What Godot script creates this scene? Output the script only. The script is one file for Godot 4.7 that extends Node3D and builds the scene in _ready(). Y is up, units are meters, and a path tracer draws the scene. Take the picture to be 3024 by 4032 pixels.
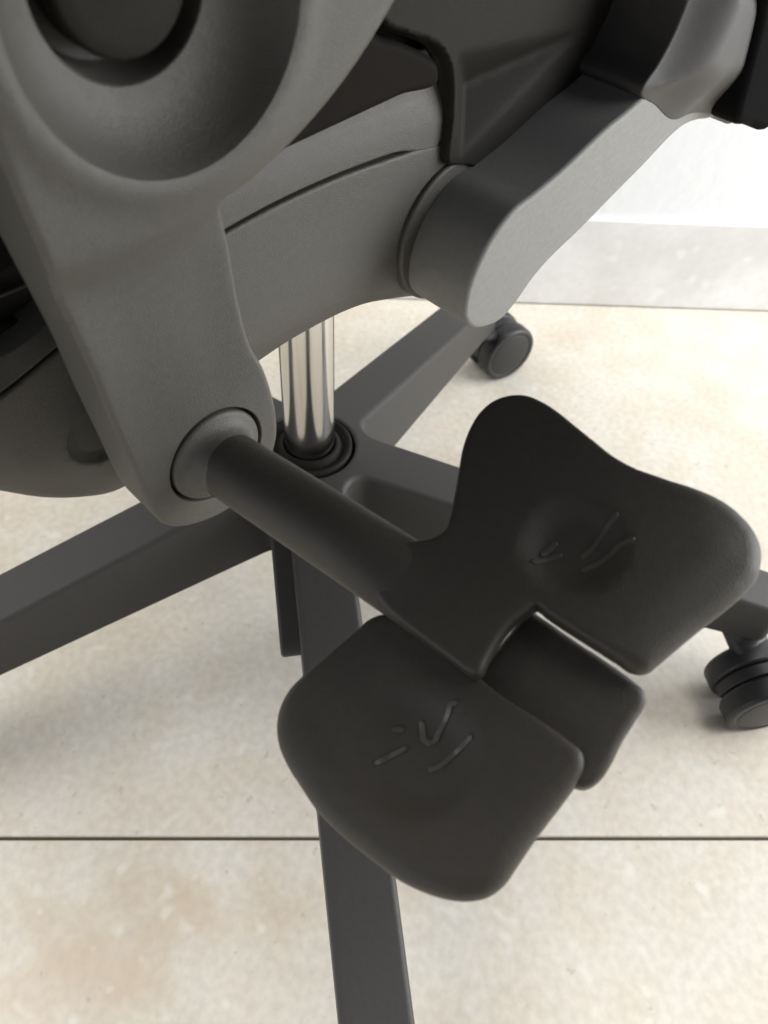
extends Node3D
# Close-up of the underside of an office chair: lever paddles, mechanism, star base, stone floor, white wall.
# Chair axes: x = a (sideways, towards the levers), y up, z = -b (b runs towards the back of the chair).
# Outlines are in millimetres.
const LOWER_HOUSING := [-85.9,383.9, -61.7,386.0, -36.8,386.5, -6.9,385.1, 22.0,382.2, 33.0,379.6, 49.1,366.4, 66.1,322.1, 58.1,293.8, 35.9,299.9, 16.7,307.3, 2.2,312.3, -15.9,317.6, -28.6,319.4, -43.4,320.0, -58.9,319.4, -72.6,317.4, -88.3,314.7, -107.7,306.7, -127.7,294.2, -147.2,292.7, -159.6,298.9, -170.4,307.0, -179.7,316.6, -186.5,326.1, -191.3,338.3, -194.2,349.9, -191.0,361.4, -182.3,362.3, -173.3,363.1, -163.4,365.8, -152.3,369.4, -121.5,377.3]
const UPPER_HOUSING := [-85.7,385.3, -61.6,387.5, -36.8,388.0, -7.0,386.8, 20.8,384.1, 20.6,395.4, 20.0,416.0, -8.7,416.0, -33.5,416.0, -60.0,416.0, -90.0,408.0, -118.0,392.0, -148.4,379.7, -160.0,376.3, -169.3,374.4, -181.5,371.8, -190.4,366.5, -181.9,363.4, -172.8,364.5, -163.0,367.2, -151.9,370.8, -121.2,378.7]
const SIDE_COVER := [21.8,373.7, 19.2,395.2, 15.2,412.7, 9.1,419.8, -3.0,425.6, -19.1,432.8, -25.7,439.5, -20.2,448.5, 42.3,442.7, 118.3,423.1, 149.3,409.0, 159.9,399.5, 157.4,391.2, 137.4,384.6, 94.7,373.4, 51.8,361.3, 41.6,365.4, 31.6,370.2]
const BACK_ARM := [10.9,318.3, 5.9,324.9, 4.7,337.1, 7.7,347.9, 14.5,358.4, 25.6,366.3, 40.5,369.6, 54.0,372.8, 81.3,381.9, 112.5,390.9, 123.3,397.4, 131.0,408.8, 134.5,421.4, 133.6,432.9, 161.9,428.4, 179.3,402.3, 188.9,379.2, 195.4,358.9, 185.5,359.7, 175.7,361.9, 160.6,363.4, 126.1,351.8, 88.6,337.8, 52.7,323.7, 44.0,316.2, 34.3,311.1, 22.4,312.3]
const BACK_POST := [184.8,363.2, 174.5,387.3, 167.2,409.0, 157.0,431.6, 152.0,480.0, 153.0,530.0, 216.0,530.0, 226.0,480.0, 238.0,431.0, 247.0,390.0, 248.0,356.0, 232.8,347.5, 203.6,357.3]
const BRACKET := [-37.7,464.8, -49.9,455.2, -57.2,448.1, -63.9,442.4, -73.2,435.9, -82.5,430.6, -90.0,426.9, -97.4,423.9, -104.6,421.4, -111.7,419.7, -110.3,414.3, -109.3,407.0, -108.0,386.8, -105.4,368.6, -101.2,356.5, -98.8,344.9, -97.6,333.2, -98.3,323.2, -102.7,312.7, -111.2,304.8, -122.4,301.7, -134.8,303.8, -144.0,308.5, -148.5,313.3, -151.6,322.5, -152.8,331.1, -154.2,347.6, -156.2,368.4, -157.5,387.9, -159.4,403.7, -161.2,417.7, -162.4,430.0, -163.5,443.4, -164.4,456.9, -166.2,472.2, -167.8,483.3, -166.0,496.0, -150.0,500.0, -100.0,500.0, -55.0,496.0, -34.0,482.0]
const UPPER_PADDLE := [-41.0,8.0, -37.6,11.2, -35.0,14.0, -33.5,17.9, -34.9,22.6, -37.4,28.3, -41.1,35.9, -45.1,44.5, -46.9,51.1, -47.3,57.4, -45.7,63.2, -42.2,67.2, -38.2,69.3, -33.2,69.7, -26.8,69.0, -20.1,67.4, -11.9,65.4, -4.0,63.6, 2.8,63.3, 11.7,64.8, 19.9,66.9, 27.5,67.7, 33.8,66.7, 39.0,64.5, 42.3,61.5, 44.3,57.8, 45.4,54.0, 44.9,47.8, 42.8,39.7, 40.1,31.7, 37.5,22.7, 35.9,17.1, 34.8,13.9, 33.3,12.4, 31.1,11.6, 26.0,11.7, 17.3,11.9, 8.3,12.1, 4.2,12.4, 1.4,12.7, 0.7,10.7, -1.4,4.7, -1.8,-0.8, -1.4,-7.5, -0.9,-11.9, -1.7,-13.1, -3.3,-13.4, -9.7,-13.2, -17.2,-12.9, -24.0,-12.6, -32.0,-11.7, -41.0,-8.0]
const PADDLE_PAD := [-37.5,-12.3, -39.5,-15.1, -41.0,-21.2, -43.7,-30.9, -46.7,-40.1, -48.0,-46.2, -47.3,-51.4, -44.8,-56.2, -40.4,-60.4, -34.5,-63.3, -27.6,-65.4, -18.9,-67.6, -8.7,-68.3, 0.3,-68.0, 9.6,-67.4, 16.2,-65.8, 22.0,-63.5, 26.6,-60.6, 30.3,-56.5, 32.0,-51.9, 32.3,-46.3, 32.5,-39.3, 33.0,-32.6, 33.6,-25.9, 33.9,-20.0, 33.4,-15.5, 31.2,-12.6, 26.7,-12.0, 17.5,-11.7, 9.2,-12.0, 3.1,-12.0, -1.7,-11.5, -11.7,-10.2, -24.0,-9.0, -33.1,-10.1]
const PADDLE_TAB := [-1.9,13.9, 2.0,14.1, 10.2,13.6, 23.2,13.1, 32.6,12.3, 36.0,11.6, 37.6,9.7, 37.9,4.3, 37.9,-2.6, 38.5,-10.5, 38.4,-14.2, 37.7,-17.0, 36.1,-19.6, 34.0,-20.7, 27.0,-20.4, 13.8,-19.5, 2.7,-18.6, -4.4,-16.2, -4.6,-11.8, -3.9,-2.0, -3.2,8.0, -2.9,12.6]
const MARK_S1 := [-6.0,23.3, -1.2,29.3]
const MARK_S2 := [-5.4,26.8, -4.3,31.6]
const MARK_S3 := [4.1,31.9, 5.1,36.0, 5.4,42.3, 5.8,47.3]
const MARK_S4 := [6.5,29.0, 8.7,32.6, 10.4,36.6, 11.1,39.9, 13.3,43.0]
const MARK_T1 := [-12.9,-47.3, -8.8,-39.3]
const MARK_T3 := [-9.0,-31.1, -6.0,-34.3, -3.8,-34.3, -2.9,-32.5, -3.5,-29.9, -3.9,-24.9, -4.6,-22.2, -3.4,-21.2]
const MARK_T4 := [0.5,-39.8, 2.0,-37.6, 3.7,-31.3, 4.8,-26.4]
const SEAT_RAIL := [-59.5,407.1, -34.9,408.6, -10.4,410.1, 9.5,411.2, 8.2,416.1, 2.5,420.4, -9.7,426.5, -24.9,433.4, -33.7,444.0, -43.2,462.5, -105.2,466.2, -134.9,447.7, -133.0,409.5, -89.4,405.0]
const POST_FLARE := [104.8,394.2, 112.4,401.8, 118.9,412.9, 121.5,425.2, 120.6,436.3, 191.1,425.2, 201.9,399.5, 208.2,376.5, 218.8,350.4, 181.0,363.9, 160.4,369.0, 149.0,369.6, 121.9,383.0]
const MARK_T2 := [-14.3,-37.0, -12.4,-35.7]

const TURN := -46.0            # how the seat stands on its column, degrees
var chair: Node3D
var m := {}

func _ready() -> void:
	camera_and_light()
	materials()
	setting()
	chair = Node3D.new()
	chair.name = "office_chair"
	chair.rotation_degrees.y = TURN
	chair.set_meta("label", "dark grey office chair with black lever paddles and five-legged star base")
	chair.set_meta("category", "office chair")
	add_child(chair)
	star_base()
	mechanism()
	bracket()
	levers()

# ------------------------------------------------------------------ camera, light
func camera_and_light() -> void:
	var cam := Camera3D.new()
	cam.name = "camera"
	cam.fov = 67.3
	cam.near = 0.02
	cam.far = 30.0
	cam.transform = Transform3D(Basis(Vector3(0.998715, 0.048605, 0.014372), Vector3(-0.019871, 0.636323, -0.771167), Vector3(-0.046628, 0.769890, 0.636471)), Vector3(0.024897, 0.525, 0.341473))
	var lens := CameraAttributesPhysical.new()
	lens.frustum_focal_length = 18.03
	lens.frustum_focus_distance = 0.33
	lens.frustum_near = 0.02
	lens.frustum_far = 30.0
	lens.exposure_aperture = 9.0
	cam.attributes = lens
	add_child(cam)
	var we := WorldEnvironment.new()
	we.name = "surroundings"
	var e := Environment.new()
	e.background_mode = Environment.BG_COLOR
	e.background_color = Color(0.93, 0.95, 1.0)
	e.background_energy_multiplier = 0.13
	e.tonemap_mode = Environment.TONE_MAPPER_LINEAR
	e.tonemap_exposure = 1.1
	e.sdfgi_enabled = true
	e.ssao_enabled = true
	e.ssil_enabled = true
	we.environment = e
	add_child(we)
	# daylight through a tall glass door to the right, a second window behind to the left, and an added overhead fill for the floor
	area("door_light", Vector3(2.0, 0.72, 0.05), Vector3(0.1, 0.15, 0.0), Vector2(1.4, 1.4), Color(0.985, 0.992, 1.0), 5.6)
	area("side_window_light", Vector3(-1.5, 0.6, 1.4), Vector3(0.0, 0.25, 0.0), Vector2(1.4, 0.9), Color(0.95, 0.97, 1.0), 0.9)
	area("overhead_fill_light", Vector3(-0.30, 2.0, 0.0), Vector3(0.0, 0.0, -0.05), Vector2(2.8, 1.0), Color(1.0, 0.985, 0.955), 5.4)

func area(called: String, at: Vector3, target: Vector3, size: Vector2, color: Color, energy: float) -> void:
	var l := AreaLight3D.new()
	l.name = called
	l.area_size = size
	l.light_color = color
	l.light_energy = energy
	l.shadow_enabled = true
	l.area_range = 8.0
	var up := Vector3.UP if absf((target - at).normalized().y) < 0.95 else Vector3.FORWARD
	l.transform = Transform3D(Basis.looking_at(target - at, up), at)
	add_child(l)

# ------------------------------------------------------------------ materials
func noise(freq: float, sd: int, size: int, ramp: Array = [], normal := false, bump := 1.0, octaves := 4, kind := FastNoiseLite.TYPE_SIMPLEX_SMOOTH) -> NoiseTexture2D:
	var n := FastNoiseLite.new()
	n.noise_type = kind
	n.frequency = freq
	n.seed = sd
	n.fractal_octaves = octaves
	var t := NoiseTexture2D.new()
	t.width = size
	t.height = size
	t.seamless = true
	t.noise = n
	if normal:
		t.as_normal_map = true
		t.bump_strength = bump
	elif ramp.size():
		var g := Gradient.new()
		var offs := PackedFloat32Array()
		var cols := PackedColorArray()
		for r in ramp:
			offs.append(r[0])
			cols.append(r[1])
		g.offsets = offs
		g.colors = cols
		t.color_ramp = g
	return t

func plastic(called: String, lin: Color, rough: float, grain: float) -> StandardMaterial3D:
	var s := StandardMaterial3D.new()
	s.resource_name = called
	s.albedo_color = lin.linear_to_srgb()
	s.roughness = rough
	s.uv1_triplanar = true
	s.uv1_scale = Vector3.ONE * 26.0
	s.albedo_texture = m.mottle
	if grain > 0.0:
		s.normal_enabled = true
		s.normal_texture = m.grain
		s.normal_scale = grain
	return s

func materials() -> void:
	m.grain = noise(0.12, 5, 512, [], true, 3.0, 3)
	m.mottle = noise(0.02, 9, 512, [[0.0, Color(0.93, 0.93, 0.93)], [1.0, Color(1, 1, 1)]])
	m.grey = plastic("grey plastic", Color(0.079, 0.0745, 0.0645), 0.55, 0.8)
	m.pale = plastic("pale grey plastic", Color(0.225, 0.223, 0.211), 0.55, 0.45)
	m.base = plastic("grey nylon", Color(0.052, 0.049, 0.0465), 0.55, 0.2)
	m.base.metallic_specular = 0.42
	m.dark = plastic("charcoal plastic", Color(0.025, 0.0232, 0.020), 0.55, 0.45)
	m.dark.metallic_specular = 0.2
	m.black = plastic("black lever plastic", Color(0.0500, 0.0440, 0.0360), 0.54, 0.6)
	m.black.metallic_specular = 0.42
	m.pit = plastic("black plastic", Color(0.007, 0.0068, 0.007), 0.6, 0.0)
	m.pit.metallic_specular = 0.05
	m.brown = plastic("dark brown plastic", Color(0.014, 0.012, 0.0105), 0.6, 0.0)
	m.brown.metallic_specular = 0.12
	m.wheel = plastic("black wheel nylon", Color(0.014, 0.0148, 0.0155), 0.42, 0.0)
	m.stem = plastic("lever stem plastic", Color(0.030, 0.028, 0.025), 0.42, 0.15)
	m.mark = plastic("black plastic with painted highlight", Color(0.075, 0.070, 0.060), 0.3, 0.0)  # lighter colour paints the highlight onto the raised strokes
	var c := StandardMaterial3D.new()
	c.resource_name = "chrome"
	c.albedo_color = Color(0.83, 0.82, 0.80)
	c.metallic = 1.0
	c.roughness = 0.16
	m.chrome = c
	var w := StandardMaterial3D.new()
	w.resource_name = "white wall paint"
	w.albedo_color = Color(0.955, 0.965, 0.975)
	w.roughness = 0.8
	w.uv1_triplanar = true
	w.uv1_world_triplanar = true
	w.uv1_scale = Vector3.ONE * 2.0
	w.normal_enabled = true
	w.normal_texture = noise(0.05, 21, 512, [], true, 2.0, 4)
	w.normal_scale = 0.15
	m.paint = w
	var g := StandardMaterial3D.new()
	g.resource_name = "joint filler"
	g.albedo_color = Color(0.36, 0.33, 0.29)
	g.roughness = 0.9
	m.joint = g
	m.floor = [stone("floor stone", 3, false), stone("floor stone 2", 14, false), stone("floor stone 3", 3, false, Vector2(0.44, 0.125))]
	m.skirt = stone("skirting stone", 31, true)

func fbm(freq: float, sd: int, w: int, h: int, octaves := 4, kind := FastNoiseLite.TYPE_SIMPLEX_SMOOTH) -> PackedByteArray:
	var n := FastNoiseLite.new()
	n.noise_type = kind
	n.frequency = freq
	n.seed = sd
	n.fractal_octaves = octaves
	return n.get_image(w, h, false, false, true).get_data()

func stone(called: String, sd: int, pale: bool, cloud_at := Vector2(-9, -9)) -> StandardMaterial3D:
	var w := 1536 if not pale else 1024
	var h := 768 if not pale else 96
	var big := fbm(0.0032, sd, w, h, 5)
	var cloud := fbm(0.012, sd + 1, w, h, 5)
	var fine := fbm(0.09, sd + 2, w, h, 4)
	var spots := fbm(0.032, sd + 3, w, h, 2)
	var specks := fbm(0.06, sd + 4, w, h, 3)
	var px := PackedByteArray()
	px.resize(w * h * 3)
	var a := Vector3(216, 208, 194)      # warm beige
	var b := Vector3(220, 215, 205)      # pale grey cream
	var tan_ := Vector3(208, 198, 182)   # brownish cloud
	var light := Vector3(238, 235, 228)
	var dark := Vector3(168, 154, 136)
	if pale:
		a = Vector3(232, 232, 231)
		b = Vector3(243, 243, 243)
		tan_ = Vector3(222, 222, 221)
		light = Vector3(250, 250, 250)
		dark = Vector3(214, 214, 214)
	for i in w * h:
		var k := clampf((cloud[i] / 255.0 - 0.22) * 1.8, 0.0, 1.0)
		var c := a.lerp(b, k)
		c = c.lerp(tan_, clampf((big[i] / 255.0 - 0.62) * 2.6, 0.0, 0.7))
		c *= (0.955 + 0.09 * fine[i] / 255.0) if not pale else (0.985 + 0.03 * fine[i] / 255.0)
		if cloud_at.x > 0.0:
			var off := Vector2((float(i % w) / w - cloud_at.x) * 1.197, (float(i / w) / h - cloud_at.y) * 0.6)
			off = off.rotated(0.35)
			c = c.lerp(Vector3(200, 176, 148), 0.5 * smoothstep(1.25, 0.1, Vector2(off.x / 0.13, off.y / 0.034).length() + (cloud[i] / 255.0 - 0.5) * 1.2))
		var s := spots[i] / 255.0
		if s > 0.74:
			c = c.lerp(light, minf(0.5, (s - 0.74) * 3.2))
		var d := specks[i] / 255.0
		if d < 0.17:
			c = c.lerp(dark, minf(0.35, (0.17 - d) * 4.0))
		px[i * 3] = int(clampf(c.x, 0, 255))
		px[i * 3 + 1] = int(clampf(c.y, 0, 255))
		px[i * 3 + 2] = int(clampf(c.z, 0, 255))
	var im := Image.create_from_data(w, h, false, Image.FORMAT_RGB8, px)
	im.generate_mipmaps()
	var s := StandardMaterial3D.new()
	s.resource_name = called
	s.albedo_texture = ImageTexture.create_from_image(im)
	s.roughness = 0.42
	s.metallic_specular = 0.4
	s.roughness_texture = noise(0.02, sd + 6, 512, [[0.0, Color(0.7, 0.7, 0.7)], [1.0, Color(1, 1, 1)]])
	return s

# ------------------------------------------------------------------ helpers
func part(called: String, mesh: Mesh, mat: Material, parent: Node3D, tr := Transform3D.IDENTITY) -> MeshInstance3D:
	var o := MeshInstance3D.new()
	o.name = called
	o.mesh = mesh
	o.material_override = mat
	o.transform = tr
	parent.add_child(o, true)
	return o

func structure(o: Node3D, label: String, category: String) -> void:
	o.set_meta("kind", "structure")
	o.set_meta("label", label)
	o.set_meta("category", category)

# a plane facing sideways: 2D x runs to the back of the chair, 2D y up, thickness along a
func side(a: float) -> Transform3D:
	return Transform3D(Basis(Vector3(0, 0, -1), Vector3(0, 1, 0), Vector3(1, 0, 0)), Vector3(a, 0, 0))

# closed smooth curve through a list of millimetre pairs
func curve(list: Array, spacing := 1.5) -> PackedVector2Array:
	var p := PackedVector2Array()
	for i in list.size() / 2:
		p.append(Vector2(list[i * 2], list[i * 2 + 1]) * 0.001)
	var out := PackedVector2Array()
	var n := p.size()
	for i in n:
		var a := p[(i - 1 + n) % n]
		var b := p[i]
		var c := p[(i + 1) % n]
		var d := p[(i + 2) % n]
		var k := maxi(1, roundi(b.distance_to(c) / (spacing * 0.001)))
		# centripetal tangents, so that close and wide points mix without overshoot
		var ab := maxf(a.distance_to(b), 1e-6)
		var bc := maxf(b.distance_to(c), 1e-6)
		var cd := maxf(c.distance_to(d), 1e-6)
		var t1 := ((b - a) / ab * bc + (c - b) / bc * ab) / (ab + bc) * bc
		var t2 := ((c - b) / bc * cd + (d - c) / cd * bc) / (bc + cd) * bc
		for j in k:
			var t := float(j) / k
			var t_2 := t * t
			var t_3 := t_2 * t
			out.append(b * (2 * t_3 - 3 * t_2 + 1) + t1 * (t_3 - 2 * t_2 + t) + c * (-2 * t_3 + 3 * t_2) + t2 * (t_3 - t_2))
	if Geometry2D.is_polygon_clockwise(out):
		out.reverse()
	return out

func ring2(center: Vector2, r: float, n: int) -> PackedVector2Array:
	var p := PackedVector2Array()
	for i in n:
		p.append(center + Vector2.from_angle(TAU * i / n) * r)
	return p

func away(p: Vector2, line: PackedVector2Array, closed := true) -> float:
	var best := 1e9
	var n := line.size()
	for i in (n if closed else n - 1):
		var a := line[i]
		var ab := line[(i + 1) % n] - a
		var t := clampf((p - a).dot(ab) / maxf(ab.length_squared(), 1e-14), 0.0, 1.0)
		best = minf(best, (p - a - ab * t).length_squared())
	return sqrt(best)

# A solid of an outline: rounded top edge rt, rounded bottom edge rb, thickness t, relief "h" on its top, "low" on its bottom.
# o: t, rt, rb, step, h (Callable p, d), low (Callable p, d), rings ([[centre, radius, count]...]), dist (Callable), open (bool: no bottom)
func slab(line: PackedVector2Array, o: Dictionary) -> ArrayMesh:
	var t: float = o.get("t", 0.01)
	var rt: float = o.get("rt", 0.002)
	var rb: float = o.get("rb", rt)
	var step: float = o.get("step", 0.003)
	var pts := PackedVector2Array(line)
	var ds := PackedFloat32Array()
	ds.resize(line.size())
	var nb := line.size()
	var lo := line[0]
	var hi := line[0]
	for p in line:
		lo = lo.min(p)
		hi = hi.max(p)
	var insets: Array = o.get("insets", [])
	var r := maxf(rt, rb)
	var steps := []
	for k in [0.03, 0.12, 0.28, 0.52, 0.78, 1.0]:
		steps.append(k * r)
	for k in insets:
		steps.append(k)
	var rings: Array = o.get("rings", [])
	var taken := {}
	for g in rings:
		for q in ring2(g[0], g[1], g[2]):
			if Geometry2D.is_point_in_polygon(q, line):
				var d := away(q, line)
				if d > 0.0006:
					pts.append(q)
					ds.append(d)
					taken[Vector2i((q / 0.0009).floor())] = true
	for k in steps:
		for poly in Geometry2D.offset_polygon(line, -k):
			var gap := minf(step, maxf(0.0012, k * 0.9))
			var last := Vector2(1e9, 1e9)
			for i in poly.size():
				var a: Vector2 = poly[i]
				var b: Vector2 = poly[(i + 1) % poly.size()]
				var cuts := maxi(1, ceili(a.distance_to(b) / gap))
				for j in cuts:
					var q := a.lerp(b, float(j) / cuts)
					if q.distance_to(last) > gap * 0.55 and not taken.has(Vector2i((q / 0.0009).floor())):
						pts.append(q)
						ds.append(k)
						last = q
	var rng := RandomNumberGenerator.new()
	rng.seed = 7
	var nx := ceili((hi.x - lo.x) / step)
	var ny := ceili((hi.y - lo.y) / step)
	var most := r
	for k in insets:
		most = maxf(most, k)
	for i in nx + 1:
		for j in ny + 1:
			var q := lo + Vector2(i + (0.5 if j % 2 else 0.0), j) * step + Vector2(rng.randf() - 0.5, rng.randf() - 0.5) * step * 0.12
			if not Geometry2D.is_point_in_polygon(q, line):
				continue
			var near := false
			for g in rings:
				if absf(q.distance_to(g[0]) - g[1]) < minf(step * 0.5, 0.0012):
					near = true
			if near:
				continue
			var d := away(q, line)
			if d > most + step * 0.3:
				pts.append(q)
				ds.append(d)
	var wide := PackedVector2Array()          # in millimetres and shaken a little: the triangulation wants no four points on a circle
	for i in pts.size():
		wide.append((pts[i] - lo) * 1000.0 + Vector2(rng.randf() - 0.5, rng.randf() - 0.5) * (0.004 if i >= nb else 0.0))
	var tri := Geometry2D.triangulate_delaunay(wide)
	var n := pts.size()
	var vs := PackedVector3Array()
	vs.resize(n * 2)
	var hf = o.get("h", null)
	var lf = o.get("low", null)
	var df = o.get("dist", null)
	var round_at = o.get("round", null)
	for i in n:
		var d := ds[i]
		if df != null:
			d = df.call(pts[i])
		var z := 0.0
		if hf != null:
			z = hf.call(pts[i], d)
		var top := z
		var rl := rt
		if round_at != null:
			rl = rt * round_at.call(pts[i])
		if d < rl:
			top -= rl - sqrt(maxf(0.0, rl * rl - (rl - d) * (rl - d)))
		var bot := -t
		if lf != null:
			bot = lf.call(pts[i], d)
		if d < rb:
			bot += rb - sqrt(maxf(0.0, rb * rb - (rb - d) * (rb - d)))
		vs[i] = Vector3(pts[i].x, pts[i].y, top)
		vs[n + i] = Vector3(pts[i].x, pts[i].y, minf(bot, top - 0.0002))
	var idx := PackedInt32Array()
	var open_edges := {}
	for k in tri.size() / 3:
		var a := tri[k * 3]
		var b := tri[k * 3 + 1]
		var c := tri[k * 3 + 2]
		var mid := (pts[a] + pts[b] + pts[c]) / 3.0
		var cr := (pts[b] - pts[a]).cross(pts[c] - pts[a])
		if absf(cr) < 1e-13 or not Geometry2D.is_point_in_polygon(mid, line):
			continue
		if cr < 0:
			var s := b
			b = c
			c = s
		idx.append_array([a, c, b])
		idx.append_array([n + a, n + b, n + c])
		for e in [[a, b], [b, c], [c, a]]:
			open_edges[Vector2i(e[0], e[1])] = true
	var follow := {}
	for e in open_edges:
		if not open_edges.has(Vector2i(e.y, e.x)) and not (e.x < nb and e.y < nb):
			follow[e.y] = e.x
	while not follow.is_empty():
		var start: int = follow.keys()[0]
		var loop := [start]
		var at: int = follow[start]
		follow.erase(start)
		while at != start and follow.has(at) and loop.size() < 14:
			loop.append(at)
			var next: int = follow[at]
			follow.erase(at)
			at = next
		if at == start and loop.size() > 2:
			for k in range(1, loop.size() - 1):
				idx.append_array([loop[0], loop[k + 1], loop[k]])
				idx.append_array([n + loop[0], n + loop[k], n + loop[k + 1]])
	var skip = o.get("no_wall", null)
	for i in nb:
		var j := (i + 1) % nb
		if skip != null and skip.call((line[i] + line[j]) * 0.5):
			continue
		idx.append_array([i, n + j, n + i])
		idx.append_array([i, j, n + j])
	return finish(vs, idx)

# smooth normals from clockwise faces
func finish(vs: PackedVector3Array, idx: PackedInt32Array) -> ArrayMesh:
	var ns := PackedVector3Array()
	ns.resize(vs.size())
	for k in idx.size() / 3:
		var a := idx[k * 3]
		var b := idx[k * 3 + 1]
		var c := idx[k * 3 + 2]
		var f := (vs[c] - vs[a]).cross(vs[b] - vs[a])
		ns[a] += f
		ns[b] += f
		ns[c] += f
	for i in ns.size():
		ns[i] = ns[i].normalized() if ns[i].length_squared() > 0.0 else Vector3.UP
	var arr := []
	arr.resize(Mesh.ARRAY_MAX)
	arr[Mesh.ARRAY_VERTEX] = vs
	arr[Mesh.ARRAY_NORMAL] = ns
	arr[Mesh.ARRAY_INDEX] = idx
	var me := ArrayMesh.new()
	me.add_surface_from_arrays(Mesh.PRIMITIVE_TRIANGLES, arr)
	return me

# a turned shape about z: profile of (radius, z) from the outside bottom over the top to the middle; a corner listed twice stays sharp
func lathe(profile: Array, n := 64) -> ArrayMesh:
	var vs := PackedVector3Array()
	var idx := PackedInt32Array()
	var k := profile.size()
	for i in n:
		var a := TAU * i / n
		for p in profile:
			vs.append(Vector3(cos(a) * p[0], sin(a) * p[0], p[1]))
	for i in n:
		var j := (i + 1) % n
		for q in k - 1:
			var a := i * k + q
			var b := j * k + q
			if profile[q] == profile[q + 1]:
				continue
			idx.append_array([a, a + 1, b + 1, a, b + 1, b])
	return finish(vs, idx)

# a tube through points, with half widths along two given side axes
func tube(path: PackedVector3Array, wide: PackedFloat32Array, thick: PackedFloat32Array, u: Vector3, v: Vector3, n := 32) -> ArrayMesh:
	var vs := PackedVector3Array()
	var idx := PackedInt32Array()
	for i in path.size():
		for j in n:
			var a := TAU * j / n
			vs.append(path[i] + u * cos(a) * wide[i] + v * sin(a) * thick[i])
	for i in path.size() - 1:
		for j in n:
			var k := (j + 1) % n
			var a := i * n + j
			var b := i * n + k
			idx.append_array([a, a + n, b + n, a, b + n, b])
	for e in [0, path.size() - 1]:
		var c := vs.size()
		vs.append(path[e])
		for j in n:
			var k := (j + 1) % n
			if e == 0:
				idx.append_array([c, e * n + j, e * n + k])
			else:
				idx.append_array([c, e * n + k, e * n + j])
	return finish(vs, idx)

func rect(x0: float, y0: float, x1: float, y1: float) -> PackedVector2Array:
	return PackedVector2Array([Vector2(x0, y0), Vector2(x1, y0), Vector2(x1, y1), Vector2(x0, y1)])

# a box with chamfered edges and UVs over its top or front
func tile_mesh(size: Vector3, c: float) -> ArrayMesh:
	var st := SurfaceTool.new()
	st.begin(Mesh.PRIMITIVE_TRIANGLES)
	st.set_smooth_group(-1)
	var h := size / 2.0
	var top := [Vector3(-h.x + c, h.y, -h.z + c), Vector3(h.x - c, h.y, -h.z + c), Vector3(h.x - c, h.y, h.z - c), Vector3(-h.x + c, h.y, h.z - c)]
	var rim := [Vector3(-h.x, h.y - c, -h.z), Vector3(h.x, h.y - c, -h.z), Vector3(h.x, h.y - c, h.z), Vector3(-h.x, h.y - c, h.z)]
	var low := []
	for p in rim:
		low.append(Vector3(p.x, -h.y, p.z))
	var quads := [top, [low[3], low[2], low[1], low[0]]]
	for i in 4:
		var j := (i + 1) % 4
		quads.append([rim[i], rim[j], top[j], top[i]])
		quads.append([low[i], low[j], rim[j], rim[i]])
	for q in quads:
		for k in [0, 1, 2, 0, 2, 3]:
			var p: Vector3 = q[k]
			st.set_uv(Vector2(p.x / size.x + 0.5, p.z / size.z + 0.5))
			st.add_vertex(p)
	st.generate_normals()
	return st.commit()

# ------------------------------------------------------------------ setting
func setting() -> void:
	var fl := Node3D.new()
	fl.name = "floor"
	structure(fl, "pale beige stone tile floor with one thin dark joint", "floor")
	add_child(fl)
	var bed := BoxMesh.new()
	bed.size = Vector3(6.0, 0.06, 4.6)
	part("joint_bed", bed, m.joint, fl, Transform3D(Basis.IDENTITY, Vector3(0.6, -0.0335, 1.85)))
	var zs := [-0.4145, 0.1853, 0.7853, 1.3853, 1.9853]
	var k := 0
	for r in 4:
		var d: float = zs[r + 1] - zs[r] - 0.0023
		var tm := tile_mesh(Vector3(1.197, 0.01, d), 0.0007)
		for c in 4:
			var x := -1.52 + c * 1.2 + (0.0 if r % 2 == 0 else -0.35)
			part("tile", tm, m.floor[2 if r == 1 and c == 1 else k % 2], fl, Transform3D(Basis.IDENTITY if c != 2 else Basis(Vector3.UP, PI), Vector3(x + 0.6, -0.005, (zs[r] + zs[r + 1]) / 2.0)))
			k += 1
		k += 1
	var wall := BoxMesh.new()
	wall.size = Vector3(6.0, 2.6, 0.1)
	var wo := part("wall", wall, m.paint, self, Transform3D(Basis.IDENTITY, Vector3(0.6, 1.3, -0.4657)))
	structure(wo, "bright white painted wall behind the chair", "wall")
	var sk := Node3D.new()
	sk.name = "skirting"
	structure(sk, "pale grey marbled stone skirting along the foot of the wall", "skirting")
	add_child(sk)
	for i in 4:
		var sm := tile_mesh(Vector3(1.197, 0.006, 0.105), 0.0008)
		part("tile", sm, m.skirt, sk, Transform3D(Basis(Vector3.RIGHT, PI / 2), Vector3(-1.15 + i * 1.2, 0.0540, -0.4127)))

# ------------------------------------------------------------------ star base, column, castors
const SLOPE := 0.26
const LEG := 0.33
const HALF := 0.0180

func leg_drop(r: float) -> float:
	return SLOPE * maxf(r - 0.03, 0.0)

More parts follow.
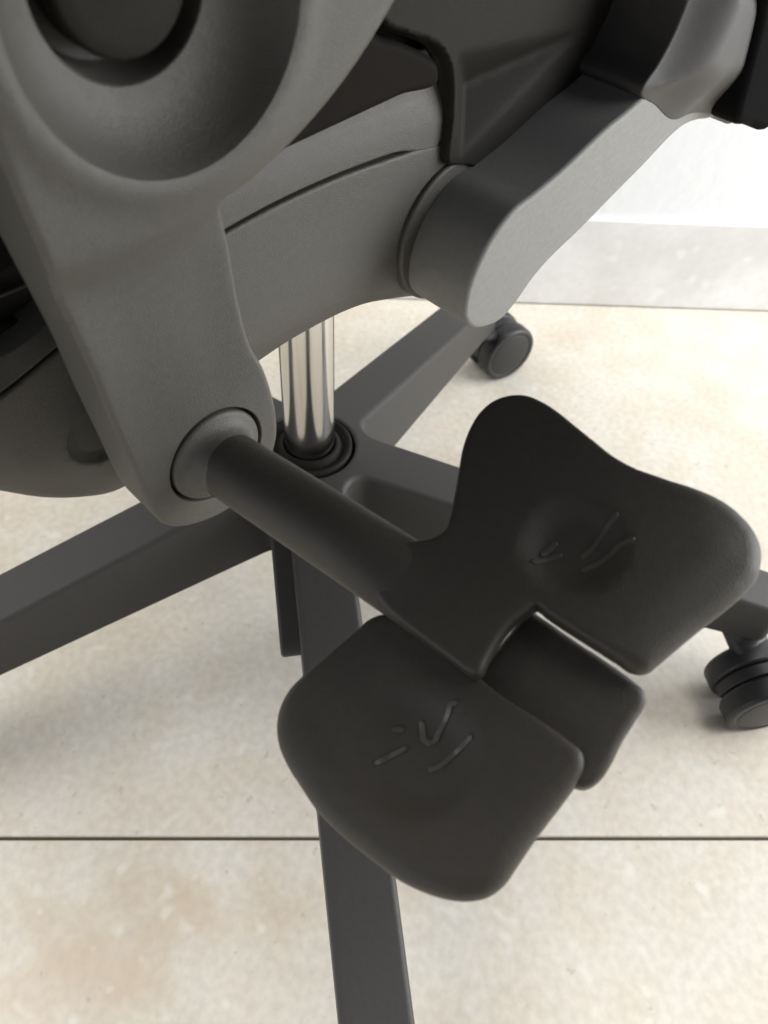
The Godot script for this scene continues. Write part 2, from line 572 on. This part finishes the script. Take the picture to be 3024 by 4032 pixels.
func star_base() -> void:
	var spin := Transform3D(Basis(Vector3.UP, deg_to_rad(-TURN)), Vector3.ZERO)   # the base swivels freely under the seat
	# one leg sector: hub arc, half of each inner fillet, the two long sides, round tip (x along the leg)
	var t36 := tan(deg_to_rad(36.0))
	var rho := 0.012
	# fillet circle between neighbouring legs, on the bisector
	var bis := Vector2.from_angle(deg_to_rad(36.0))
	var s0 := HALF
	var along := (s0 + rho) / sin(deg_to_rad(36.0))
	var fc := bis * along
	var edge := PackedVector2Array()
	for i in 7:
		var a := deg_to_rad(36.0 + 180.0) + deg_to_rad(54.0) * i / 6.0
		edge.append(fc + Vector2.from_angle(a) * rho)
	var x0 := edge[edge.size() - 1].x
	var tip := LEG - 0.0
	var k := 60
	for i in range(1, k + 1):
		var x := lerpf(x0, tip - 0.012, float(i) / k)
		edge.append(Vector2(x, leg_half(x)))
	var w := leg_half(tip - 0.012)
	for i in range(1, 7):
		var a := deg_to_rad(90.0 - 90.0 * i / 6.0)
		edge.append(Vector2(tip - 0.012 + cos(a) * 0.012, w - 0.012 + sin(a) * 0.012))
	var whole := PackedVector2Array(edge)
	for i in range(edge.size() - 1, -1, -1):
		whole.append(Vector2(edge[i].x, -edge[i].y))
	var line := PackedVector2Array(whole)
	var hole := 0.0285
	var first := edge[0]
	var cuts := 16
	for i in range(1, cuts + 1):
		line.append(Vector2(first.x, -first.y).lerp(Vector2.from_angle(deg_to_rad(-36.0)) * hole, float(i) / cuts))
	for i in range(1, 24):
		line.append(Vector2.from_angle(deg_to_rad(-36.0 + 72.0 * i / 24.0)) * hole)
	for i in range(0, cuts):
		line.append((Vector2.from_angle(deg_to_rad(36.0)) * hole).lerp(first, float(i) / cuts))
	if Geometry2D.is_polygon_clockwise(line):
		line.reverse()
	var o := {
		"rt": 0.0035, "rb": 0.002, "step": 0.006,
		"dist": func(p: Vector2) -> float: return minf(away(p, whole, false), maxf(0.0, p.length() - hole) + 0.001),
		"h": func(p: Vector2, _d: float) -> float: return -leg_drop(p.length()),
		"low": func(p: Vector2, _d: float) -> float: return -leg_drop(p.length()) - 0.070 + 0.10 * p.length(),
		"no_wall": func(p: Vector2) -> bool: return absf(absf(p.angle()) - deg_to_rad(36.0)) < 0.002,
	}
	var me := slab(line, o)
	var flat := Basis(Vector3(1, 0, 0), Vector3(0, 0, -1), Vector3(0, 1, 0))
	var legs := []
	for i in 5:
		var az := deg_to_rad(-62.19 + 72.0 * i)
		legs.append(part("leg", me, m.base, chair, spin * Transform3D(Basis(Vector3.UP, -az) * flat, Vector3(0, 0.1772, 0))))
	# a short web under the hub side of one leg
	var web := slab(curve([20, -22, 100, -34, 112, -38, 116, -46, 112, -56, 100, -64, 86, -68, 20, -78], 3.0), {"t": 0.018, "rt": 0.002, "step": 0.01})
	var leg2: Node3D = legs[2]
	part("web", web, m.base, leg2, Transform3D(Basis(Vector3(1, 0, 0), Vector3(0, 0, 1), Vector3(0, -1, 0)), Vector3(0, -0.0295, -0.008)))
	# hub bushing, column, chrome piston
	var up := Basis(Vector3(1, 0, 0), Vector3(0, 0, -1), Vector3(0, 1, 0))
	var hub := part("hub_bushing", lathe([[0.0268, -0.06], [0.0268, -0.002], [0.0266, 0.0005], [0.0256, 0.0016], [0.0244, 0.0014], [0.0232, 0.0000], [0.0222, -0.0016], [0.0208, -0.0016], [0.0195, 0.0005], [0.0180, 0.0022], [0.0166, 0.0026], [0.0160, 0.0010], [0.0158, -0.004], [0.0158, -0.06]]), m.dark, chair, Transform3D(up, Vector3(0, 0.1772, 0)))
	hub.set_meta("label", "black ring where the chrome piston enters the hub")
	part("hub_socket", lathe([[0.0292, -0.085], [0.0292, -0.085], [0.0292, -0.004], [0.0286, -0.0035], [0.0272, -0.006], [0.0272, -0.06], [0.0272, -0.085]]), m.pit, chair, Transform3D(up, Vector3(0, 0.1772, 0)))
	part("column_tube", lathe([[0.0, -0.135], [0.0, -0.135], [0.022, -0.135], [0.0245, -0.132], [0.0245, -0.06], [0.0, -0.06]]), m.pit, chair, Transform3D(up, Vector3(0, 0.1772, 0)))
	part("piston", lathe([[0.0, -0.05], [0.0, -0.05], [0.0155, -0.05], [0.0155, -0.05], [0.0155, 0.0], [0.0155, 0.17], [0.0155, 0.17], [0.0, 0.17]], 96), m.chrome, chair, Transform3D(up, Vector3(0, 0.1772, 0)))
	# castors: where each stands, its axle's heading; the two in view as photographed
	var spots := [[Vector3(0.1760, 0, -0.296), 60.0], [Vector3(0.322, 0, 0.088), 82.0], [Vector3(0.075, 0, 0.330), 20.0], [Vector3(-0.292, 0, 0.175), -40.0], [Vector3(-0.265, 0, -0.215), 75.0]]
	for i in 5:
		var az := deg_to_rad(-62.19 + 72.0 * i)
		var tip_at := Vector3(cos(az), 0, sin(az)) * 0.312
		castor(spin, spots[i][0], deg_to_rad(spots[i][1]), tip_at)

func leg_half(x: float) -> float:
	return HALF - 0.0008 * (x / LEG)

func castor(spin: Transform3D, at: Vector3, heading: float, stem: Vector3) -> void:
	var c := Node3D.new()
	c.name = "castor"
	chair.add_child(c, true)
	var own := Transform3D(Basis(Vector3.UP, -heading), at)   # x = axle
	c.transform = spin * own
	var r := 0.0300
	var across := Basis(Vector3(0, 1, 0), Vector3(0, 0, 1), Vector3(1, 0, 0))
	var wheel := lathe([[0.0, -0.0085], [0.0, -0.0085], [0.022, -0.0085], [0.0286, -0.0080], [r, -0.0055], [r, 0.0050], [r - 0.0006, 0.0068], [r - 0.0020, 0.0080], [r - 0.0035, 0.0083], [0.0244, 0.0083], [0.0238, 0.0076], [0.0230, 0.0076], [0.0224, 0.0084], [0.012, 0.0092], [0.0, 0.0095]], 64)
	for s in [-1.0, 1.0]:
		var b: Basis = across if s > 0 else Basis(Vector3.UP, PI) * across
		part("wheel", wheel, m.wheel, c, Transform3D(b, Vector3(s * 0.0135, r, 0)))
	# hood over the wheels and the stem up to the leg
	var hood := PackedVector2Array()
	for i in 25:
		hood.append(Vector2(0, r) + Vector2.from_angle(PI * i / 24.0 * 1.1 - 0.05 * PI) * 0.0288)
	for i in 25:
		hood.append(Vector2(0, r) + Vector2.from_angle(PI * (24 - i) / 24.0 * 1.1 - 0.05 * PI) * 0.015)
	var hm := slab(hood, {"t": 0.0085, "rt": 0.001, "step": 0.006})
	part("hood", hm, m.wheel, c, Transform3D(Basis(Vector3(0, 0, -1), Vector3(0, 1, 0), Vector3(1, 0, 0)), Vector3(0.00425, 0, 0)))
	var local := own.affine_inverse() * stem
	var path := PackedVector3Array([Vector3(local.x * 0.5, r + 0.021, local.z * 0.5), Vector3(local.x * 0.9, r + 0.030, local.z * 0.9), Vector3(local.x, r + 0.036, local.z), Vector3(local.x, 0.088, local.z)])
	var wd := PackedFloat32Array([0.0155, 0.0165, 0.0165, 0.0150])
	part("castor_stem", tube(path, wd, wd, Vector3.RIGHT, Vector3(0, 0, -1), 24), m.wheel, c)

# ------------------------------------------------------------------ mechanism
func mechanism() -> void:
	var hs := slab(curve(LOWER_HOUSING, 2.5), {
		"t": 0.128, "rt": 0.005, "step": 0.006, "insets": [0.008, 0.012],
		"round": func(p: Vector2) -> float: return lerpf(0.25, 1.0, smoothstep(0.356, 0.335, p.y)),
		"rings": [[Vector2(-0.1484, 0.3317), 0.0125, 40], [Vector2(-0.1484, 0.3317), 0.0115, 40], [Vector2(-0.1484, 0.3317), 0.0085, 32], [Vector2(-0.1484, 0.3317), 0.0075, 32]],
		"h": func(p: Vector2, d: float) -> float:
			var q := p.distance_to(Vector2(-0.1484, 0.3317))
			var z := -0.0012 * smoothstep(0.0122, 0.0100, q) + 0.001 * smoothstep(0.016, 0.0128, q) * smoothstep(0.0108, 0.0125, q)
			# the side swells gently and tucks in towards the lower edge
			z -= 0.006 * (1.0 - smoothstep(0.0, 0.022, d)) * smoothstep(0.345, 0.315, p.y)
			return z,
	})
	part("mechanism_housing", hs, m.grey, chair, side(0.064))
	var us := slab(curve(UPPER_HOUSING, 2.5), {
		"t": 0.128, "rt": 0.0012, "step": 0.006, "insets": [0.006, 0.010],
		"h": func(p: Vector2, d: float) -> float: return -0.004 * smoothstep(0.392, 0.412, p.y) - 0.011 * pow(1.0 - smoothstep(0.0, 0.012, d), 1.5) * smoothstep(-0.10, -0.13, p.x) * smoothstep(0.0, 0.006, p.y - 0.372 - 0.24 * (p.x + 0.165)),
	})
	part("housing_cover", us, m.grey, chair, side(0.064))
	var core := slab(rect(-0.095, 0.360, 0.012, 0.395), {"t": 0.118, "rt": 0.001, "step": 0.02})
	part("housing_core", core, m.pit, chair, side(0.059))
	# seat frame above the mechanism, and the ribbed shroud in front of it
	var fr := slab(curve([-230, 402, -100, 402, 0, 402, 120, 402, 240, 402, 246, 408, 246, 530, 240, 538, 100, 538, -100, 538, -230, 538, -236, 530, -236, 408], 6.0), {"t": 0.10, "rt": 0.003, "step": 0.02})
	part("seat_frame", fr, m.brown, chair, side(0.055))
	var rail := slab(curve(SEAT_RAIL, 2.5), {"t": 0.016, "rt": 0.003, "step": 0.008})
	part("seat_rail", rail, m.brown, chair, side(0.070))
	for i in 4:
		var y0 := 0.3665 + 0.0108 * i
		var rb := slab(curve([-210, y0 * 1000, -150, y0 * 1000, -95, y0 * 1000, -95, y0 * 1000 + 10.2, -150, y0 * 1000 + 10.2, -210, y0 * 1000 + 10.2], 4.0), {"t": 0.10, "rt": 0.0012, "step": 0.012})
		if i > 1:
			var lip := slab(rect(-0.21, y0 - 0.0008, -0.095, y0 + 0.0002), {"t": 0.10, "rt": 0.0003, "step": 0.02})
			part("rib_highlight_bar", lip, m.base, chair, side(0.0545))  # added lighter bar, paints the glint along the rib edge
		part("shroud_rib", rb, m.dark, chair, side(0.0535 - 0.001 * i - (0.003 if i % 2 else 0.0)))
	# seat shell and cushion over it all
	var sh := slab(curve([-235, -240, 0, -250, 235, -240, 248, -222, 252, 0, 245, 230, 225, 255, 0, 265, -225, 255, -245, 230, -252, 0, -248, -222], 8.0), {"t": 0.016, "rt": 0.006, "step": 0.03})
	part("seat_shell", sh, m.pit, chair, Transform3D(Basis(Vector3(1, 0, 0), Vector3(0, 0, -1), Vector3(0, 1, 0)), Vector3(0, 0.552, 0)))
	var cu := slab(curve([-240, -245, 0, -258, 240, -245, 255, -226, 259, 0, 252, 236, 230, 262, 0, 272, -230, 262, -252, 236, -259, 0, -255, -226], 8.0), {"t": 0.07, "rt": 0.03, "rb": 0.012, "step": 0.03})
	part("seat_cushion", cu, m.pit, chair, Transform3D(Basis(Vector3(1, 0, 0), Vector3(0, 0, -1), Vector3(0, 1, 0)), Vector3(0, 0.622, 0)))
	# cover with the three-sided pocket
	var tri := [Vector2(0.0184, 0.4173), Vector2(0.0275, 0.3754), Vector2(0.1036, 0.4091)]
	var cs := slab(curve(SIDE_COVER, 2.0), {
		"t": 0.03, "rt": 0.0014, "step": 0.0022, "insets": [0.0020, 0.0027, 0.0033, 0.0040, 0.0050],
		"h": func(p: Vector2, d: float) -> float:
			var e := 1e9
			for i in 3:
				var a: Vector2 = tri[i]
				var b: Vector2 = tri[(i + 1) % 3]
				e = minf(e, (b - a).normalized().cross(p - a))
			var lip := -0.005 * smoothstep(0.0020, 0.0006, d)
			lip += 0.0012 * exp(-pow((d - 0.0038) / 0.0011, 2.0)) * smoothstep(0.05, 0.07, p.x)
			return lip - (0.75 * (sqrt(maxf(e, 0.0) * maxf(e, 0.0) + 0.0000008) - 0.0009) if e > 0 else 0.0),
	})
	part("pocket_cover", cs, m.dark, chair, side(0.068))
	# arm to the backrest with its pivot end
	var ar := slab(curve(BACK_ARM, 2.0), {
		"t": 0.046, "rt": 0.0022, "rb": 0.001, "step": 0.004, "insets": [0.005],
	})
	part("back_arm", ar, m.pale, chair, side(0.100))
	var fl := slab(curve(POST_FLARE, 2.0), {"t": 0.05, "rt": 0.0008, "rb": 0.002, "step": 0.0016,
		"h": func(_p: Vector2, d: float) -> float: return -0.0128 * (1.0 - smoothstep(-0.004, 0.026, d))})
	part("post_flare", fl, m.base, chair, side(0.1125))  # darker colour than the arm puts the bend's shading into the material
	var po := slab(curve(BACK_POST, 5.0), {"t": 0.07, "rt": 0.004, "step": 0.01})
	part("back_post_cover", po, m.pit, chair, side(0.116))
	var col := slab(ring2(Vector2(0.0315, 0.341), 0.0325, 72), {"t": 0.012, "rt": 0.0015, "step": 0.006})
	part("pivot_collar", col, m.grey, chair, side(0.0665))

# ------------------------------------------------------------------ bracket with dial
func bracket() -> void:
	var head := Vector2(-0.143, 0.5454)
	var dish := Vector2(-0.1214, 0.4680)
	var dial := Vector2(-0.1235, 0.4702)
	var sock := Vector2(-0.1245, 0.3318)
	var line := curve(BRACKET, 1.8)
	var rings := []
	for r in [0.0110, 0.0180, 0.0188, 0.0194, 0.0199, 0.0203, 0.0207, 0.0210, 0.0213, 0.0216, 0.0219, 0.0223]:
		rings.append([dial, r, 190])
	for r in [0.0160, 0.0172, 0.0178, 0.0181, 0.0183, 0.0185, 0.0187, 0.0189, 0.0191, 0.0194, 0.0199]:
		rings.append([sock, r, 180])
	for r in [0.0260, 0.0285, 0.0305, 0.0320, 0.0332, 0.0341, 0.0358, 0.0360, 0.0376, 0.0395, 0.0415]:
		rings.append([dish, r, 150])
	for r in [0.125, 0.127, 0.1285, 0.130, 0.1315]:
		rings.append([head, r, 420])
	var bs := slab(line, {
		"t": 0.022, "rt": 0.0022, "rb": 0.002, "step": 0.0026, "insets": [0.0032, 0.0042, 0.0047, 0.0052, 0.0060, 0.0065], "rings": rings,
		"h": func(p: Vector2, d: float) -> float:
			var z := 0.0
			var u := head.distance_to(p)
			z += 0.0045 * smoothstep(0.1370, 0.1230, u)
			# dished face with a soft rim
			var v := dish.distance_to(p)
			z += 0.0018 * exp(-pow((v - 0.0386) / 0.0042, 2.0))
			if v < 0.0358:
				var s := v / 0.0358
				z -= 0.0135 * (1.0 - pow(s, 5.0))
			# slot round the dial
			var w := dial.distance_to(p)
			z -= 0.012 * smoothstep(0.0216, 0.0197, w)
			# socket of the lever
			var q := sock.distance_to(p)
			z -= 0.007 * smoothstep(0.0191, 0.0181, q)
			# soft hollow down the middle of the post
			z -= 0.0012 * smoothstep(0.030, 0.010, absf(p.x + 0.132 + (p.y - 0.38) * 0.06)) * smoothstep(0.340, 0.362, p.y) * smoothstep(0.414, 0.40, p.y)
			return z,
	})
	var br := part("lever_bracket", bs, m.grey, chair, side(0.100))
	var db := part("dial_button", lathe([[0.0165, -0.008], [0.0165, -0.002], [0.0162, -0.0008], [0.0152, 0.0], [0.012, 0.0006], [0.0, 0.0008]], 72), m.dark, br, Transform3D(Basis.IDENTITY, Vector3(dial.x, dial.y, -0.0072)))
	db.set_meta("label", "round dark button in the dished head")
	part("lever_collar", lathe([[0.0178, -0.009], [0.0178, -0.0008], [0.0174, 0.0002], [0.0164, 0.0007], [0.0150, 0.0012], [0.0138, 0.0021], [0.0128, 0.0036], [0.0121, 0.0058], [0.0117, 0.0085], [0.0113, 0.0095]], 72), m.grey, br, Transform3D(Basis.IDENTITY, Vector3(sock.x, sock.y, 0.0)))

# ------------------------------------------------------------------ levers
func levers() -> void:
	var d := Vector3(0.99245, 0.05643, -0.1089)
	var mm := Vector3(-0.12165, 0.33948, -0.93271)
	var n := Vector3(-0.01567, 0.93892, 0.34378)
	var e := Vector3(0.2169, 0.3386, 0.1122)
	var fr := Transform3D(Basis(d, mm, n), e)
	# upper lever: round stem that flattens into the paddle
	var path := PackedVector3Array()
	var wd := PackedFloat32Array()
	var th := PackedFloat32Array()
	for i in 31:
		var x := lerpf(-0.124, -0.008, i / 30.0)
		path.append(Vector3(x, lerpf(0.0, -0.0006, i / 30.0), 0))
		wd.append(lerpf(0.0116, 0.0124, i / 30.0))
		th.append(rod_thick(x) * lerpf(1.0, 0.90, smoothstep(-0.036, -0.026, x)))
	part("lever_stem", tube(path, wd, th, Vector3(0, 1, 0), Vector3(0, 0, 1), 48), m.black, chair, fr)
	var dishu := Vector2(0.001, 0.0327)
	var pl := slab(curve(UPPER_PADDLE, 1.3), {
		"t": 0.0105, "rt": 0.0048, "rb": 0.0036, "step": 0.0022,
		"rings": [[dishu, 0.013, 48], [dishu, 0.0155, 56], [dishu, 0.0105, 40]],
		"h": func(p: Vector2, dd: float) -> float:
			var z := -0.0030 * smoothstep(0.0165, 0.0070, p.distance_to(dishu))
			# the wing rolls down softly towards its outer edge
			z -= 0.0035 * smoothstep(0.020, 0.048, p.x) * smoothstep(0.016, 0.0, dd)
			# the stem runs out into the tongue
			var k := p.y / 0.0123
			if absf(k) < 1.0 and p.x < 0.0:
				var zr := rod_thick(p.x) * lerpf(0.90, 1.0, smoothstep(-0.040, -0.030, p.x)) * sqrt(1.0 - k * k) - 0.00525
				z = (z + zr + sqrt((z - zr) * (z - zr) + 0.0000009)) * 0.5
			return z,
		"round": func(p: Vector2) -> float: return lerpf(0.30, 1.0, smoothstep(0.016, 0.040, p.x + maxf(p.y - 0.045, 0.0) * 0.6)),
	})
	var pd := part("lever_paddle", pl, m.black, chair, fr * Transform3D(Basis.IDENTITY, Vector3(0, 0, 0.00525)))
	pd.set_meta("label", "black winged paddle that grows out of the round stem")
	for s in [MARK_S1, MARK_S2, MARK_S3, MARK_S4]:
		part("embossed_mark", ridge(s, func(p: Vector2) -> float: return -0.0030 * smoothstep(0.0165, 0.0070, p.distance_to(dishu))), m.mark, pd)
	# lower lever: dished pad on a thinner tab
	var dishl := Vector2(-0.0035, -0.0385)
	var relief := func(p: Vector2, dd: float) -> float:
		var side_ := smoothstep(-0.020, -0.034, p.y)
		return -0.0011 * smoothstep(0.0075, 0.0160, dd) * side_ - 0.0026 * smoothstep(0.0185, 0.009, p.distance_to(dishl))
	var ps := slab(curve(PADDLE_PAD, 1.3), {
		"t": 0.0115, "rt": 0.0062, "rb": 0.0036, "step": 0.0022, "insets": [0.0095, 0.0125], "h": relief,
		"round": func(p: Vector2) -> float: return lerpf(0.30, 1.0, smoothstep(-0.026, -0.052, p.y - maxf(p.x - 0.010, 0.0) * 0.9)),
	})
	var pad := part("lever_paddle", ps, m.black, chair, fr * Transform3D(Basis.IDENTITY, Vector3(0, 0, -0.0045)))
	pad.set_meta("label", "black rounded paddle with a square tab beside it")
	var inside := curve(PADDLE_PAD, 3.0)
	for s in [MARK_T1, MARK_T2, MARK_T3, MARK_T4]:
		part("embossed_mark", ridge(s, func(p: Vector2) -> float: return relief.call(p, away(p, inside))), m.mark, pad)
	var ts := slab(curve(PADDLE_TAB, 1.3), {"t": 0.010, "rt": 0.0026, "rb": 0.0026, "step": 0.003})
	part("paddle_tab", ts, m.black, pad, Transform3D(Basis.IDENTITY, Vector3(0, 0, -0.0040)))

func rod_thick(x: float) -> float:
	return lerpf(0.0116, 0.0036, smoothstep(-0.066, -0.012, x))

# a low moulded stroke with rounded ends, lying on the dished face
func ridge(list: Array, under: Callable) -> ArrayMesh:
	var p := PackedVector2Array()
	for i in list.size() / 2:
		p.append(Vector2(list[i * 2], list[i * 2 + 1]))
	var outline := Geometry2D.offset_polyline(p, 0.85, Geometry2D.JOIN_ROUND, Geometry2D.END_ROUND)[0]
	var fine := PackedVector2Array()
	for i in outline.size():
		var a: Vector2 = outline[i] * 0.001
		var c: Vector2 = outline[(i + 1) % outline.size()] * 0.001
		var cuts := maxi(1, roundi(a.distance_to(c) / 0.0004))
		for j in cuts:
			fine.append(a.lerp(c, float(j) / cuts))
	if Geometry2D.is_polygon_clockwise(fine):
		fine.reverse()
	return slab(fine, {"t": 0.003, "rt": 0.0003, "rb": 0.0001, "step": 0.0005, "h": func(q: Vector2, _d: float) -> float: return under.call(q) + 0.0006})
